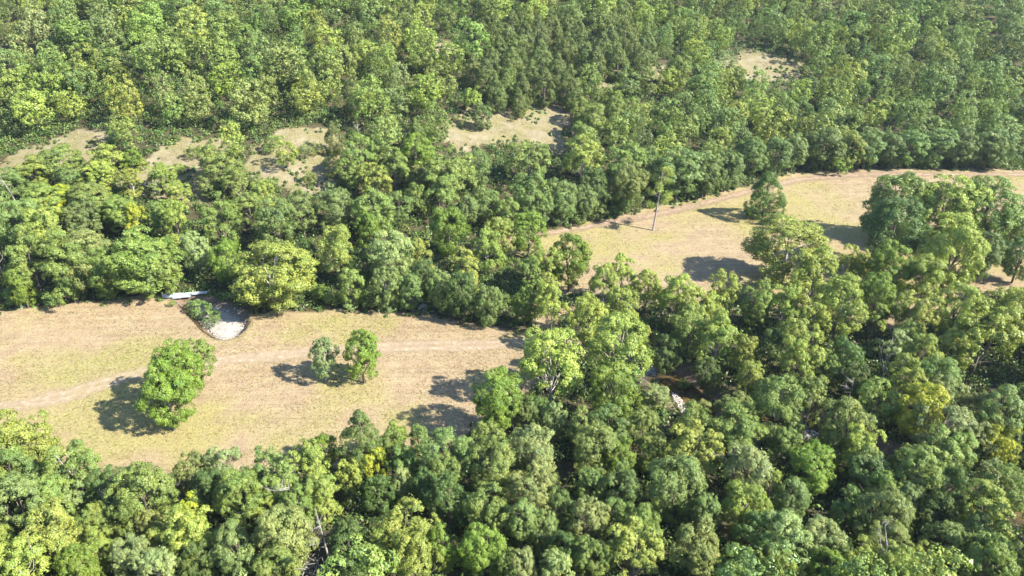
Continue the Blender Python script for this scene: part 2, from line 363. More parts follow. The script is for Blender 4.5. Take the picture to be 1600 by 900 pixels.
# ------------------------------------------------------------------ crowns and trunks (nominal R = 4 m, H = 13 m)
NR, NH = 4.0, 13.0
def unit(v): return v / (np.linalg.norm(v, axis=-1, keepdims=True) + 1e-9)
def rdir(g, n): return unit(g.normal(size=(n, 3)))
def leaf_quads(g, p, nrm, size, aspect=.62):
    n = len(p); nrm = unit(nrm)
    t = unit(np.cross(nrm, g.normal(size=(n, 3)))); b = np.cross(nrm, t)
    s = size * g.uniform(.65, 1.3, (n, 1)) * .5
    bend = nrm * s * g.uniform(-.5, .1, (n, 1))
    v = np.stack([p - t * s, p - b * s * aspect + bend, p + t * s, p + b * s * aspect + bend], 1).reshape(-1, 3)
    return v, np.arange(4 * n).reshape(-1, 4)
def crown_lobes(g, kind):
    if kind == 'round':
        n = 46; d = rdir(g, n * 4); d = d[d[:, 2] > -.92][:n]
        k = g.uniform(.46, .84, (n, 1)); c = d * k * np.array([NR, NR, NH * .46]); c[:, 2] += NH * .52
        r = NR * g.uniform(.20, .36, n); st = np.ones((n, 1)) * np.array([1, 1, 1.1])
    elif kind == 'low':        # foliage reaching nearly to the ground
        n = 60; d = rdir(g, n * 4)[:n]
        k = g.uniform(.45, .80, (n, 1)); c = d * k * np.array([NR, NR, NH * .47]); c[:, 2] += NH * .5
        r = NR * g.uniform(.19, .36, n); st = np.ones((n, 1)) * np.array([1, 1, 1.])
    elif kind == 'upright':    # several upright tufts with gaps between
        n = 34; a = g.uniform(0, 2 * math.pi, n); q = np.sqrt(g.uniform(0, 1, n)) * .74
        top = (1 - q ** 2) * .34 + .48 + g.uniform(-.44, .10, n)
        c = np.stack([np.cos(a) * q * NR, np.sin(a) * q * NR, top * NH], 1); r = NR * g.uniform(.22, .38, n)
        st = np.stack([np.ones(n), np.ones(n), g.uniform(1.0, 1.5, n)], 1)
    elif kind == 'sparse':
        n = 15; a = g.uniform(0, 2 * math.pi, n); q = np.sqrt(g.uniform(0, 1, n)) * .85
        top = (1 - q ** 2) * .34 + .52 + g.uniform(-.22, .10, n)
        c = np.stack([np.cos(a) * q * NR, np.sin(a) * q * NR, top * NH], 1); r = NR * g.uniform(.20, .34, n); st = np.ones((n, 1)) * np.array([1, 1, 1.05])
    elif kind == 'cedar':      # dense pointed oval of upright sprays
        n = 80; h = g.uniform(0, 1, n) ** 1.15; a = g.uniform(0, 2 * math.pi, n); rad = np.where(h < .2, .55 + 2 * h, 1 - ((h - .2) / .8) ** 1.5) * .72
        c = np.stack([np.cos(a) * rad * NR, np.sin(a) * rad * NR, NH * (.10 + .82 * h)], 1); r = NR * g.uniform(.20, .32, n) * (1.25 - .5 * h)
        st = np.stack([np.ones(n), np.ones(n), g.uniform(1.0, 1.5, n)], 1)
    elif kind == 'shrub':
        n = 16; d = rdir(g, n * 4); d = d[d[:, 2] > -.1][:n]
        k = g.uniform(.4, .7, (n, 1)); c = d * k * np.array([NR, NR, NH * .75]); c[:, 2] += NH * .2
        r = NR * g.uniform(.28, .45, n); st = np.ones((n, 1)) * np.array([1, 1, 1.6])
    return c, r, st
def crown_data(seed, kind, leaves, size, per=11):
    g = np.random.default_rng(seed); c, r, st = crown_lobes(g, kind)
    ctr = np.array([0, 0, c[:, 2].mean()])
    out = unit((c - ctr) * np.array([1, 1, .7])); n = len(c)
    if kind in ('upright', 'sparse'): out = unit(out + np.array([0, 0, 1.0]))
    sd = unit(rdir(g, n * per).reshape(n, per, 3) + out[:, None, :] * .75 + np.array([0, 0, .25]))
    sc_ = c[:, None, :] + sd * (r[:, None, None] * .78) * st[:, None, :]
    sr = (r[:, None] * g.uniform(.24, .42, (n, per)))
    sc_ = sc_.reshape(-1, 3); sr = sr.ravel(); so_ = sd.reshape(-1, 3)
    wgt = sr ** 2; pick = g.choice(len(sr), leaves, p=wgt / wgt.sum())
    d2 = unit(rdir(g, leaves) + so_[pick] * .55 + np.array([0, 0, .15]))
    p = sc_[pick] + d2 * (sr[pick] * g.uniform(.6, 1.1, leaves))[:, None]
    stray = g.random(leaves) < .05
    p = p + stray[:, None] * g.normal(size=(leaves, 3)) * .35
    nrm = d2 * .8 + so_[pick] * .5 + g.normal(size=(leaves, 3)) * .30
    return leaf_quads(g, p, nrm, size), c, r
def trunk_mesh(seed, c, r, kind):
    g = np.random.default_rng(seed + 500); T = Tubes()
    tr = .20 if kind != 'shrub' else .12
    topz = {'round': .70, 'low': .72, 'upright': .74, 'sparse': .80, 'cedar': .86, 'shrub': .3}[kind] * NH
    bx, by = g.normal(size=2) * .25
    def axis_pt(t): return Vector((bx * t * t * 2, by * t * t * 2, -.4 + (topz + .4) * t))
    T.tube([axis_pt(t) for t in (0, .06, .25, .5, .75, 1)], [tr * 1.7, tr * 1.15, tr, tr * .8, tr * .5, tr * .2], 7)
    order = np.argsort(-r)[:(13 if kind != 'shrub' else 8)]
    for i in order:
        e = Vector(c[i]); zf = min(max((e.z - .30 * NH) / topz, .28), .92) if kind != 'shrub' else .4
        b = axis_pt(zf * g.uniform(.80, .97)); mid = b.lerp(e, .5) + Vector(tuple(g.normal(size=3) * .22)) + Vector((0, 0, -.25))
        rr = tr * g.uniform(.30, .5)
        T.tube([b, mid, e], [rr, rr * .65, rr * .22], 5)
        for k in range(2):
            e2 = e + Vector(tuple(g.normal(size=3) * float(r[i]) * .6)) + Vector((0, 0, float(r[i]) * .35))
            T.tube([mid.lerp(e, .5), e2], [rr * .4, rr * .1], 4)
    return T.mesh('trunk')
PROTO = {}
for kind, cnt, nl, sz in (('round', 10, 25000, .205), ('low', 9, 29000, .205), ('upright', 9, 21000, .215), ('sparse', 3, 6500, .25), ('cedar', 5, 34000, .19), ('shrub', 4, 4500, .32)):
    for i in range(cnt):
        (v, f), c, r = crown_data(100 * len(PROTO) + i, kind, nl, sz)
        cm_ = mesh_np('crown', v, f); cm_.materials.append(LEAF)
        tm = trunk_mesh(i, c, r, kind); tm.materials.append(BARK)
        ps = tm.copy(); ps.materials.clear(); ps.materials.append(BARK_PALE)
        PROTO.setdefault(kind, []).append((cm_, tm, ps))
MASTER = {}
def plant(name, kind, x, y, rad, H, tint, pale=False, variant=None, rz=None, sink=0.0):
    k = random.randrange(len(PROTO[kind])) if variant is None else variant
    key = (name, kind, k, pale)
    z0 = float(height(np.array(x), np.array(y))) - sink
    e = empty(name, (x, y, z0), random.uniform(0, 6.28) if rz is None else rz)
    if key not in MASTER:
        cm_, tm, ps = PROTO[kind][k]
        t = obj('trunk', ps if pale else tm); c = obj('crown', cm_); MASTER[key] = (t, c)
    else:
        t, c = (o.copy() for o in MASTER[key]); col.objects.link(t); col.objects.link(c)
    for o in (t, c):
        o.parent = e; o.scale = (rad / NR, rad / NR * random.uniform(.92, 1.08), H / NH); o.location = (0, 0, 0)
    c.color = tuple(tint) + (1,)
    return e
TINT = {'o': (.150, .200, .048), 'y': (.205, .248, .052), 'b': (.132, .185, .056), 'd': (.080, .122, .032), 'l': (.175, .203, .062),
        'g': (.132, .196, .030), 's': (.190, .238, .088), 'Y': (.29, .32, .034), 'c': (.112, .146, .042)}
WORD = {'o': 'mid green', 'y': 'yellow-green', 'b': 'blue-green', 'd': 'dark green', 'l': 'olive', 'g': 'bright green', 's': 'pale silvery', 'Y': 'golden yellow', 'c': 'dark olive'}
KIND = {'o': 'round', 'y': 'upright', 'b': 'round', 'd': 'round', 'l': 'round', 'g': 'low', 's': 'round', 'Y': 'upright', 'c': 'cedar'}
def jit(c, a=.12):
    v = 1 + random.uniform(-a, a); return tuple(max(.004, q * v * (1 + random.uniform(-a, a) * .45)) for q in c)
ORD = 'zeroth first second third fourth fifth sixth seventh eighth ninth tenth eleventh twelfth thirteenth fourteenth fifteenth sixteenth seventeenth eighteenth nineteenth twentieth'.split()

# every crown read off the photograph: x, y of its middle, its width (photo pixels), its colour
CROWNS = '''
30,702,92,y -12,740,80,o 118,738,72,o 22,745,66,b 55,728,42,s 30,790,74,b 82,780,58,o 122,780,42,s 88,838,78,y 150,820,50,o 172,760,52,d 222,772,92,o 236,822,42,l 300,738,50,l
325,768,56,d 355,732,60,s 374,776,72,o 300,796,30,Y 305,838,76,y 256,846,42,y 8,850,40,y 30,888,72,y 122,888,60,g 206,870,54,s 246,888,60,s 152,862,42,y 368,862,70,b 312,882,50,d
415,735,54,b 442,762,60,o 482,732,66,y 505,700,42,g 586,722,38,Y 543,745,42,y 612,700,42,o 628,728,46,b 626,756,38,s 592,770,48,d 502,775,60,y 462,792,60,o 408,790,46,y 442,838,88,l 432,890,60,o
638,822,84,y 590,866,52,y 652,872,82,y 542,850,60,d 556,892,62,d 690,856,52,g 698,712,78,b 692,742,56,o 770,724,82,o 762,690,52,o 760,790,70,o 754,858,68,g 700,782,70,d 668,762,48,d 786,818,52,o 796,890,44,o
832,704,80,s 832,768,76,l 816,815,60,b 852,830,52,b 880,862,50,d 870,792,52,d 934,702,72,l 966,716,52,g 970,762,62,b 924,756,52,b 922,816,64,l 960,802,42,b 925,872,60,o 1000,820,60,o 992,862,86,y
1056,756,86,b 1020,706,52,o 1086,706,84,y 1150,690,52,o 1170,732,76,s 1165,790,72,y 1100,802,52,b 1090,858,72,l 1146,880,52,g 1180,840,60,d 1196,888,44,o 815,892,54,s 870,892,54,s
1222,698,50,o 1270,728,76,g 1236,780,54,b 1204,760,38,y 1230,846,78,s 1286,846,68,s 1346,702,62,y 1356,738,60,b 1378,762,52,o 1328,792,48,b 1386,808,74,l 1386,852,56,l 1420,722,52,b 1436,748,78,o 1418,778,46,s
1488,704,76,o 1530,692,44,l 1566,696,48,Y 1553,740,60,s 1572,776,62,o 1592,748,42,s 1540,808,68,y 1482,762,60,d 1476,850,54,b 1460,802,48,d 1545,876,74,o 1522,842,52,b 1400,886,60,y 1340,882,52,y 1434,882,44,y 1592,888,46,o 1290,892,54,g 1218,890,48,y 1306,872,50,d
622,668,40,g 656,672,32,b 776,622,84,g 765,488,48,b 722,470,60,d 820,474,44,g 862,474,58,y 920,500,72,y 972,482,62,y 862,566,108,y 966,545,104,y 960,612,80,g 1012,520,36,y 836,640,46,d 822,646,44,b 866,656,38,s
1026,618,46,s 950,668,62,b 1006,668,60,o 1088,662,64,o 910,670,52,l 1150,668,78,o 1084,484,58,y 1078,512,60,o 1112,490,46,y 1122,530,60,y 1106,570,46,d 1162,552,42,y 1172,588,40,y 1152,622,54,l 1184,470,52,o 1042,535,44,d 1200,602,46,b
1226,476,52,y 1272,500,50,y 1314,476,74,y 1238,530,60,y 1252,562,60,y 1286,576,46,o 1272,606,56,o 1204,540,44,d 1370,462,60,g 1366,502,38,y 1432,482,62,y 1496,484,62,y 1490,542,46,y 1390,552,52,s 1440,560,52,y 1466,592,52,b 1416,602,60,y 1326,668,80,o 1370,624,54,o
1440,642,64,Y 1476,664,72,s 1526,646,50,l 1562,652,62,b 1546,668,46,l 1216,640,74,o 1540,522,78,y 1588,502,62,y 1562,494,54,y 1480,622,52,s 1326,560,52,d 1334,592,42,d 1420,530,42,o
88,250,58,o 52,272,50,y 166,250,46,y 206,248,26,g 20,286,50,b 66,312,60,o 108,280,42,b 152,276,50,y 90,314,44,Y 142,312,60,o 164,328,52,o 206,286,42,y 188,334,60,o 250,276,46,y 276,302,42,y 344,256,68,o 372,284,52,o 326,292,30,l
20,346,60,b 130,342,52,b 78,366,66,y 48,408,68,o 144,402,80,l 222,404,108,o 306,390,46,s 346,346,58,o 352,402,52,g 388,322,50,o 276,350,50,y 214,346,34,Y 256,340,42,o 424,432,126,y 56,456,74,o 6,466,40,g 140,446,56,o 200,450,58,b 238,444,46,o 100,440,44,d
545,268,42,o 586,282,48,y 562,244,60,o 616,260,52,o 652,240,60,g 702,266,80,o 690,302,60,o 656,276,34,l 742,262,52,b 758,318,48,b 730,328,42,b 522,322,62,b 470,330,52,b 432,346,66,b 414,308,42,y 584,330,66,o 622,322,44,b 652,310,42,o 700,354,62,g
530,394,68,y 576,356,46,g 612,400,74,s 656,402,42,y 480,400,44,d 562,412,46,d 660,434,52,d 726,426,56,y 762,392,52,y 782,368,50,y 792,348,42,o 600,452,50,b 640,462,44,b 545,456,44,o 690,452,44,b
826,250,70,o 830,306,62,b 878,306,54,b 880,336,46,b 912,246,66,y 974,262,72,o 986,296,62,l 1010,256,50,b 1060,266,82,b 1112,272,52,b 1142,268,48,b 1176,240,52,b 1120,302,46,b 1158,286,40,b 920,332,42,b 986,330,46,b 930,292,52,d 850,338,40,b
826,360,56,g 890,404,68,g 856,418,52,y 830,430,42,o 972,432,50,y 1012,450,46,y 1060,462,58,y 1132,456,50,y 944,440,48,y
1232,384,108,y 1266,430,72,y 1330,412,48,y 1392,420,64,g 1408,312,86,o 1398,354,84,d 1480,322,82,y 1488,392,78,y 1550,326,78,o 1588,352,44,o 1596,398,42,b 1536,396,44,b 1596,492,56,y 1446,440,58,y
1214,240,50,b 1242,232,46,b 1290,228,52,b 1334,236,48,y 1366,238,46,b 1402,234,42,b 1440,238,46,b 1480,234,46,b 1520,238,46,b 1560,234,46,b 1592,242,44,b
740,152,30,y 752,180,30,b 905,170,36,o 930,190,50,o 960,170,44,o 1060,110,44,o 1150,120,30,o 915,215,48,o
'''
BARE = {(1012, 520), (1366, 502), (1204, 760), (1390, 552)}
PALE = {(424, 432), (1390, 552), (862, 566), (144, 402), (1272, 500), (1084, 484), (1240, 530)}
def zone(px, py):
    if py > 640 and not (px > 1150 and py < 650):
        if px < 200: return 'bottom left corner wood', 'trees in the bottom left wood'
        if px < 400: return 'wood below the mown field', 'trees below the left field'
        if px < 600: return 'wood by the golden yellow tree', 'trees below the left field'
        if px < 780: return 'wood below the forked field shadows', 'trees of the bottom wood'
        if px < 1000: return 'bottom middle wood', 'trees of the bottom wood'
        if px < 1210: return 'wood below the creek bend', 'trees of the bottom wood'
        if px < 1400: return 'wood below the shaded gravel', 'trees of the bottom right wood'
        return 'bottom right corner wood', 'trees of the bottom right wood'
    if px >= 1340 and 264 < py < 415: return 'clump inside the right field', 'trees of the clump in the right field'
    if px >= 1160 and py > 370: return ('belt just below the right field' if py < 515 else 'belt right of the creek water'), 'trees of the creek belt'
    if px >= 800 and py > 345: return ('belt between the two fields' if py < 490 else 'belt beside the creek water'), 'trees of the creek belt'
    if px < 400 and py < 340: return 'scrubby left hillside', 'trees of the left hillside'
    if px < 400: return 'wood edge above left field', 'trees of the left wood edge'
    if px < 520 : return 'hillside behind the big sycamore', 'trees of the middle hillside'
    if px < 800 and py > 335: return 'wood behind the pale rocks', 'trees of the middle wood edge'
    if px < 800: return 'hillside between the two glades', 'trees of the middle hillside'
    if px < 1200: return 'hillside behind the lone tree', 'trees of the hillside edge'
    return 'far right hillside edge', 'trees of the hillside edge'
def size_word(rad): return 'small' if rad < 2.9 else 'slim' if rad < 3.6 else 'full' if rad < 4.6 else 'broad' if rad < 5.6 else 'huge'

listed = []
for s in CROWNS.split():
    a = s.split(','); listed.append((int(a[0]), int(a[1]), int(a[2]), a[3]))
used = []          # x, y, rad of everything planted
buckets = {}
LOW = {(1026, 618): 5, (1088, 662): 8, (1106, 570): 8, (1152, 622): 7, (1006, 668): 9, (1150, 668): 9, (1270, 728): 9, (1222, 698): 8, (1322, 668): 8, (1286, 576): 8}
def solve(px, py, wpx, kH=1.0, cH=3.0, frac=.54, cap=16):
    d = 150.
    for _ in range(8):
        rad = wpx * d / F / 2; H = min(cap, cH + kH * 2 * rad)
        gx_, gy_, d = at(px, py, H * frac)
    return gx_, gy_, rad, H
SPECIAL = {(424, 432): 'huge pale-limbed sycamore with bare white branches beside the gravel bar',
           (586, 722): 'small golden yellow tree just below the dark cedar at the field corner',
           (222, 404): 'huge dome of mid green leaves at the wood edge left of the metal gate',
           (144, 402): 'straw-tinged olive tree pressed against the left of the huge green dome',
           (776, 622): 'bright green tree at the field end with two shadow lobes beside it',
           (765, 488): 'low blue-green tree at the field edge, right of the pale rocks',
           (1232, 384): 'huge yellow-green tree below the dense field tree in the right field',
           (612, 400): 'tall pale silvery tree standing out from the darker middle wood edge',
           (1566, 696): 'golden olive round tree near the right edge of the bottom wood',
           (862, 566): 'broad open sycamore with leaf tufts at the end of the dirt track',
           (966, 545): 'broad yellow-green tree leaning over the creek just left of the water',
           (1026, 618): 'pale willowy tree on the bank beside the creek gravel',
           (442, 838): 'wide grey-olive tree left of the white dead trunk',
           (30, 702): 'yellow-green tree bulging into the field at the left photo edge'}
pend = []
for (px, py, wpx, cl) in listed:
    kind = KIND[cl]
    if (px, py) in BARE: kind = 'sparse'
    if cl == 'y' and (px + py) % 5 == 0: kind = 'round'
    if cl == 'o' and (px + py) % 4 == 0: kind = 'upright'
    if (px, py) == (424, 432): kind = 'round'
    zt, gt_ = zone(px, py)
    if zt == 'clump inside the right field' or (px, py) == (1232, 384): kind = 'low'; wpx *= 1.12
    if kind == 'round' and (zt in ('far right hillside edge', 'hillside behind the lone tree', 'wood edge above left field', 'wood behind the pale rocks') or random.random() < .4): kind = 'low'
    x, y, rad, H = solve(px, py, wpx * 1.03, *((1.1, 3.0) if py > 660 else (1.25, 2.5) if px > 800 and py > 265 else (.85, 1.8) if px < 400 and py < 340 else (1.0, 3.0) if py < 345 else (1.15, 3.5)), cap=LOW.get((px, py), 20 if px > 1340 and 264 < py < 400 else 16))
    for _ in range(40):
        if not (inside(LEFT_FIELD, x, y) or inside(RIGHT_FIELD, x, y)) or (800 <= px <= 1100 and py > 352) or (px > 1150 and py > 300) or (px, py) == (776, 622): break
        y += .8 if py < 560 else -.8
    if (px, py) in PALE: pale = True
    else: pale = random.random() < .10
    e = plant('tree', kind, x, y, rad, H, jit(TINT[cl]), pale)
    used.append((x, y, rad))
    zt, gt_ = zone(px, py)
    e['category'] = 'tree'; e['group'] = gt_
    if (px, py) in SPECIAL: e['label'] = SPECIAL[(px, py)]
    else: buckets.setdefault((zt, cl), []).append((px, py, e, rad, kind))
for (zt, cl), L in buckets.items():
    L.sort(key=lambda q: q[0])
    for i, (px, py, e, rad, kind) in enumerate(L):
        wd = WORD[cl]; sz = size_word(rad)
        if len(L) == 1: e['label'] = f'{sz} {wd} tree, the only one of that colour, {zt}'
        else: e['label'] = f'{sz} {wd} tree, {ORD[i + 1]} of that colour from left, {zt}'

# trees standing free in the fields: foot of the trunk (photo pixels), width, height in metres
def field_tree(bx, by, wpx, H, cl, kind, label, name='tree', cat='tree', variant=None, pale=False, dx=0, group=None, tint=None):
    x, y, d = at(bx, by)
    rad = wpx * d / F / 2
    e = plant(name, kind, x, y, rad, H, tint or jit(TINT[cl], .05), pale, variant)
    e['label'] = label; e['category'] = cat
    if group: e['group'] = group
    used.append((x, y, rad)); return e
G = 'trees standing free in the fields'
field_tree(273, 672, 80, 13.0, 'g', 'low', 'broad dense bright green tree casting the big round shadow on the field', group=G, variant=0)
field_tree(316, 598, 56, 9.5, 'o', 'round', 'paler green tree tucked behind the dense bright tree in the field', group=G)
field_tree(288, 630, 78, 13.0, 'g', 'low', 'bright green tree in the middle of the dense field group, behind the shadow-casting one', group=G, variant=2)
field_tree(510, 597, 47, 9.3, 's', 'round', 'small silvery round tree with a thin pale trunk in the mown field', group=G, pale=True, variant=1, tint=(.165, .215, .085))
field_tree(569, 598, 58, 11.5, 'g', 'low', 'bright green ragged tree right of the silvery tree in the mown field', group=G, variant=1)
field_tree(1191, 343, 62, 13.0, 'g', 'cedar', 'dense dark green tree alone by the far edge of the right field', group=G, variant=1, tint=(.078, .130, .024))

# dark rounded cedars
CEDARS = '''565,690,62 760,122,30 775,146,28 791,136,28 800,102,30 815,142,28 830,122,28 845,92,30 851,136,30 871,112,30 886,82,30 890,134,34 905,62,28 915,97,28 931,102,30 941,80,30 955,70,28 966,96,30 976,60,28 990,86,30 1001,100,28
1010,72,28 821,62,28 841,52,28 861,42,28 800,42,26 781,82,26 812,162,20 896,150,24 770,100,26 740,110,26 650,215,30 520,215,24'''
cl_ = []
for s in CEDARS.split():
    px, py, wpx = map(int, s.split(','))
    x, y, rad, H = solve(px, py, wpx * 1.3, 1.2, 2.5, .5)
    e = plant('cedar', 'cedar', x, y, rad, H, jit(TINT['c']), False)
    used.append((x, y, rad)); e['category'] = 'cedar'; cl_.append((px, py, e))
cl_.sort(key=lambda q: q[0]); up = [q for q in cl_ if 730 < q[0] < 1030]
rows = {'top': [q for q in up if q[1] < 75], 'middle': [q for q in up if 75 <= q[1] < 112], 'lower': [q for q in up if q[1] >= 112]}
for rn, L in rows.items():
    for i, (px, py, e) in enumerate(L):
        e['label'] = f'dark olive cedar, {ORD[i + 1]} from left in the {rn} row above the largest glade'; e['group'] = 'cedars above the largest glade'
for px, py, e in cl_:
    if px == 565: e['label'] = 'dark rounded twin-lobed cedar at the field corner above the golden yellow tree'
    if px == 650: e['label'] = 'olive cedar on the slope right of the left-middle glade'
    if px == 520: e['label'] = 'olive cedar at the upper edge of the left-middle glade'

# shrubs: middle of the shrub, width, colour, label
SHRUBS = [(480, 242, 26, 'l', 'olive round shrub standing in the left-middle glade, upper one of a touching pair'), (497, 237, 20, 'l', 'smaller olive shrub touching the right of the pair in the left-middle glade'),
          (487, 284, 24, 'l', 'single olive round shrub at the bottom of the left-middle glade'), (520, 264, 30, 'l', 'leafy olive shrub at the right edge of the left-middle glade'), (515, 277, 14, 'Y', 'tiny russet shrub under the leafy one at the glade edge'),
          (712, 189, 12, 'l', 'small dry shrub at the left end of the largest glade'), (724, 197, 13, 'l', 'second dry shrub on the left tongue of the largest glade'), (798, 167, 9, 'l', 'tiny shrub at the top edge of the largest glade'),
          (825, 170, 9, 'l', 'tiny shrub near the pale crest of the largest glade'), (841, 166, 9, 'l', 'tiny shrub right of the pale crest in the largest glade'), (883, 207, 13, 'd', 'dark little shrub in the shadow on the right of the largest glade'),
          (800, 189, 8, 'l', 'tiny tuft-like shrub on the left of the largest glade'), (428, 232, 30, 'o', 'low green shrub on the left side of the left-middle glade'), (404, 292, 26, 'l', 'olive shrub under the left-middle glade'), (425, 295, 24, 'o', 'green shrub under the left-middle glade'),
          (450, 260, 36, 'y', 'yellow-green young tree-like bush alone in the left-middle glade'), (222, 262, 18, 'y', 'small yellow-green bush in the scrubby left glade'), (280, 268, 18, 'y', 'bright little bush beside the bare strip on the left hillside'), (300, 246, 20, 'o', 'green bush at the top of the bare strip on the left hillside'),
          (1306, 263, 38, 'g', 'bright green bush at the far edge of the right field'), (314, 484, 34, 'b', 'dark blue-green bush growing in the gully behind the gravel'), (330, 496, 32, 'b', 'blue-green bush right beside the white gravel in the gully'), (300, 476, 20, 'b', 'blue-green bush under the metal gate in the gully'), (270, 477, 11, 'o', 'small green bush on the left lip of the gully'),
          (500, 462, 30, 'g', 'bright green bush right of the huge sycamore'), (522, 474, 28, 'o', 'green bush along the far edge of the left field'), (548, 479, 26, 's', 'pale bush at the far edge of the left field, right of the green one'), (580, 478, 26, 'o', 'green bush in the middle of the left field far edge'), (612, 480, 28, 's', 'pale grey-green bush left of the pale rocks'), (640, 479, 22, 'b', 'blue-green bush just left of the pale rocks'),
          (700, 488, 30, 'b', 'blue-green bush right of the pale rocks'), (905, 345, 26, 'b', 'blue-green bush at the hillside foot left of the lone tree'), (935, 338, 28, 'b', 'leafy bush at the hillside foot nearest the lone tree shadow'), (960, 334, 26, 'b', 'low bush at the hillside foot above the lone tree shadow'),
          (1085, 304, 28, 'b', 'low bush at the hillside foot right of the lone tree'), (1120, 296, 26, 'b', 'leafy low bush at the hillside foot, halfway to the dense field tree'), (1150, 288, 28, 'b', 'low bush at the hillside foot just above the dense field tree shadow'), (1395, 258, 26, 'b', 'low bush on the right field far edge above the clump'), (1450, 258, 26, 'b', 'low bush on the far field edge above the clump\'s second crown'), (1510, 258, 24, 'b', 'low bush at the far right end of the field edge'),
          (30, 470, 34, 'o', 'green bush at the left end of the wood edge'), (85, 470, 30, 'b', 'blue-green bush on the wood edge above the left field'), (120, 466, 28, 'o', 'low green bush under the dark gap in the wood edge'), (170, 462, 30, 'o', 'low bush beneath the olive tree on the wood edge'), (232, 460, 26, 'y', 'yellow-green bush at the wood edge just left of the metal gate'),
          (1560, 402, 30, 'b', 'blue-green bush at the foot of the clump in the right field'), (1505, 400, 26, 'b', 'low bush under the clump in the right field'), (1580, 385, 34, 'b', 'shaded bush at the right edge under the clump'), (1100, 622, 24, 'l', 'tangled bush on the right bank of the creek water'), (1068, 590, 22, 'd', 'dark bush at the head of the visible creek water')]
for px, py, wpx, cl, lab in SHRUBS:
    x, y, d = at(px, py + wpx * .18); rad = wpx * 1.1 * d / F / 2
    e = plant('shrub', 'shrub', x, y, rad, max(rad * 2.0, .7) * (1.5 if wpx == 36 else 1), jit(TINT[cl]), False)
    e['label'] = lab; e['category'] = 'shrub'; used.append((x, y, rad))

# ------------------------------------------------------------------ lone thin tree, dead trees, brush
def lone_tree():
    x, y, d = at(1020, 360); z = float(height(np.array(x), np.array(y)))
    e = empty('tree', (x, y, z)); tag(e, 'lone thin tree with a long bare leaning trunk and sparse yellow-green crown', 'tree', G)
    g = np.random.default_rng(11); T = Tubes(); H = 16.5
    def ax(t): return Vector((1.6 * t - .5 * t * t, .3 * t, -.3 + (H + .3) * t))
    T.tube([ax(t) for t in (0, .02, .2, .4, .6, .8, 1)], [.36, .26, .22, .18, .13, .08, .02], 8)
    C = []
    for i in range(26):
        t = .36 + .64 * (i / 25); b = ax(t * .96); a = g.uniform(0, 6.28); L = (1.3 - t) * 6.0 * g.uniform(.55, 1)
        tip = b + Vector((math.cos(a) * L, math.sin(a) * L, L * g.uniform(.1, .7)))
        T.tube([b, b.lerp(tip, .5) + Vector((0, 0, -.15)), tip], [.075, .05, .015], 5); C.append(tip)
        if L > 1.5: C.append(b.lerp(tip, .62))
    tk = T.mesh('trunk'); tk.materials.append(BARK_GREY); obj('trunk', tk, None, e)
    c = np.array([tuple(q) for q in C]); n = 6500; pk = g.integers(0, len(c), n); dd = rdir(g, n)
    p = c[pk] + dd * g.uniform(.1, .95, (n, 1)); v, f = leaf_quads(g, p, dd + g.normal(size=(n, 3)) * .6 + np.array([0, 0, .5]), .26)
    m2 = mesh_np('crown', v, f); m2.materials.append(LEAF); o = obj('crown', m2, None, e); o.color = (.20, .24, .05, 1)
lone_tree()
def dead_tree(px, py, H, label, seed, lean=0.0, spread=1.0):
    x, y, d = at(px, py); z = float(height(np.array(x), np.array(y)))
    e = empty('dead_tree', (x, y, z)); tag(e, label, 'dead tree', 'bare dead trees')
    g = np.random.default_rng(seed)
    def ax(t): return Vector((lean * t * H, .1 * math.sin(3 * t), -.3 + (H + .3) * t))
    T = Tubes(); T.tube([ax(t) for t in (0, .05, .3, .6, .85, 1)], [.24, .17, .13, .09, .05, .02], 7); obj('trunk', T.mesh('trunk'), DEADWOOD, e)
    for i in range(7):
        T = Tubes(); t = g.uniform(.35, .92); b = ax(t); a = g.uniform(0, 6.28); L = H * .30 * g.uniform(.5, 1.2) * spread
        tip = b + Vector((math.cos(a) * L, math.sin(a) * L, L * g.uniform(.2, .9))); mid = b.lerp(tip, .5) + Vector(tuple(g.normal(size=3) * .2))
        T.tube([b, mid, tip], [.06, .04, .012], 5)
        for k in range(6):
            q = b.lerp(tip, g.uniform(.35, 1)); u = Vector(tuple(g.normal(size=3))) * L * .28 + Vector((0, 0, L * .15))
            T.tube([q, q + u], [.025, .006], 4)
        obj('branch', T.mesh('branch'), DEADWOOD, e)
dead_tree(38, 336, 10, 'grey leafless dead tree on the left hillside', 1, -.28)
dead_tree(16, 448, 11, 'bleached dead trunk at the left end of the wood edge', 2, -.15)
dead_tree(246, 318, 6, 'small grey snag beside the bare strip on the left hillside', 3)
dead_tree(288, 800, 7, 'forked white snag at the field edge below the mown corner', 4, -.1)
dead_tree(517, 885, 10, 'tall white dead trunk right of the wide grey-olive tree', 5, -.08)
dead_tree(464, 832, 9, 'thin pale snag among yellow-green crowns, left of the tall white trunk', 6)
dead_tree(172, 826, 7.5, 'brown-grey dead crown left of the big pale green tree', 7, .05, 1.4)
dead_tree(1150, 775, 9, 'pale bare-limbed snag at the dark gap below the creek bend', 8, -.2, 1.4)
dead_tree(1322, 640, 6, 'thin grey snag in the dark gap near the shaded gravel', 9)
dead_tree(1362, 930, 9, 'grey twiggy snag at the bottom photo edge', 10, 0, 1.2)
dead_tree(560, 185 + 30, 5, 'short pale snag at the top of the left-middle glade', 12)
dead_tree(947, 80, 8, 'pale bare trunk among the cedars above the largest glade', 13, 0, .6)
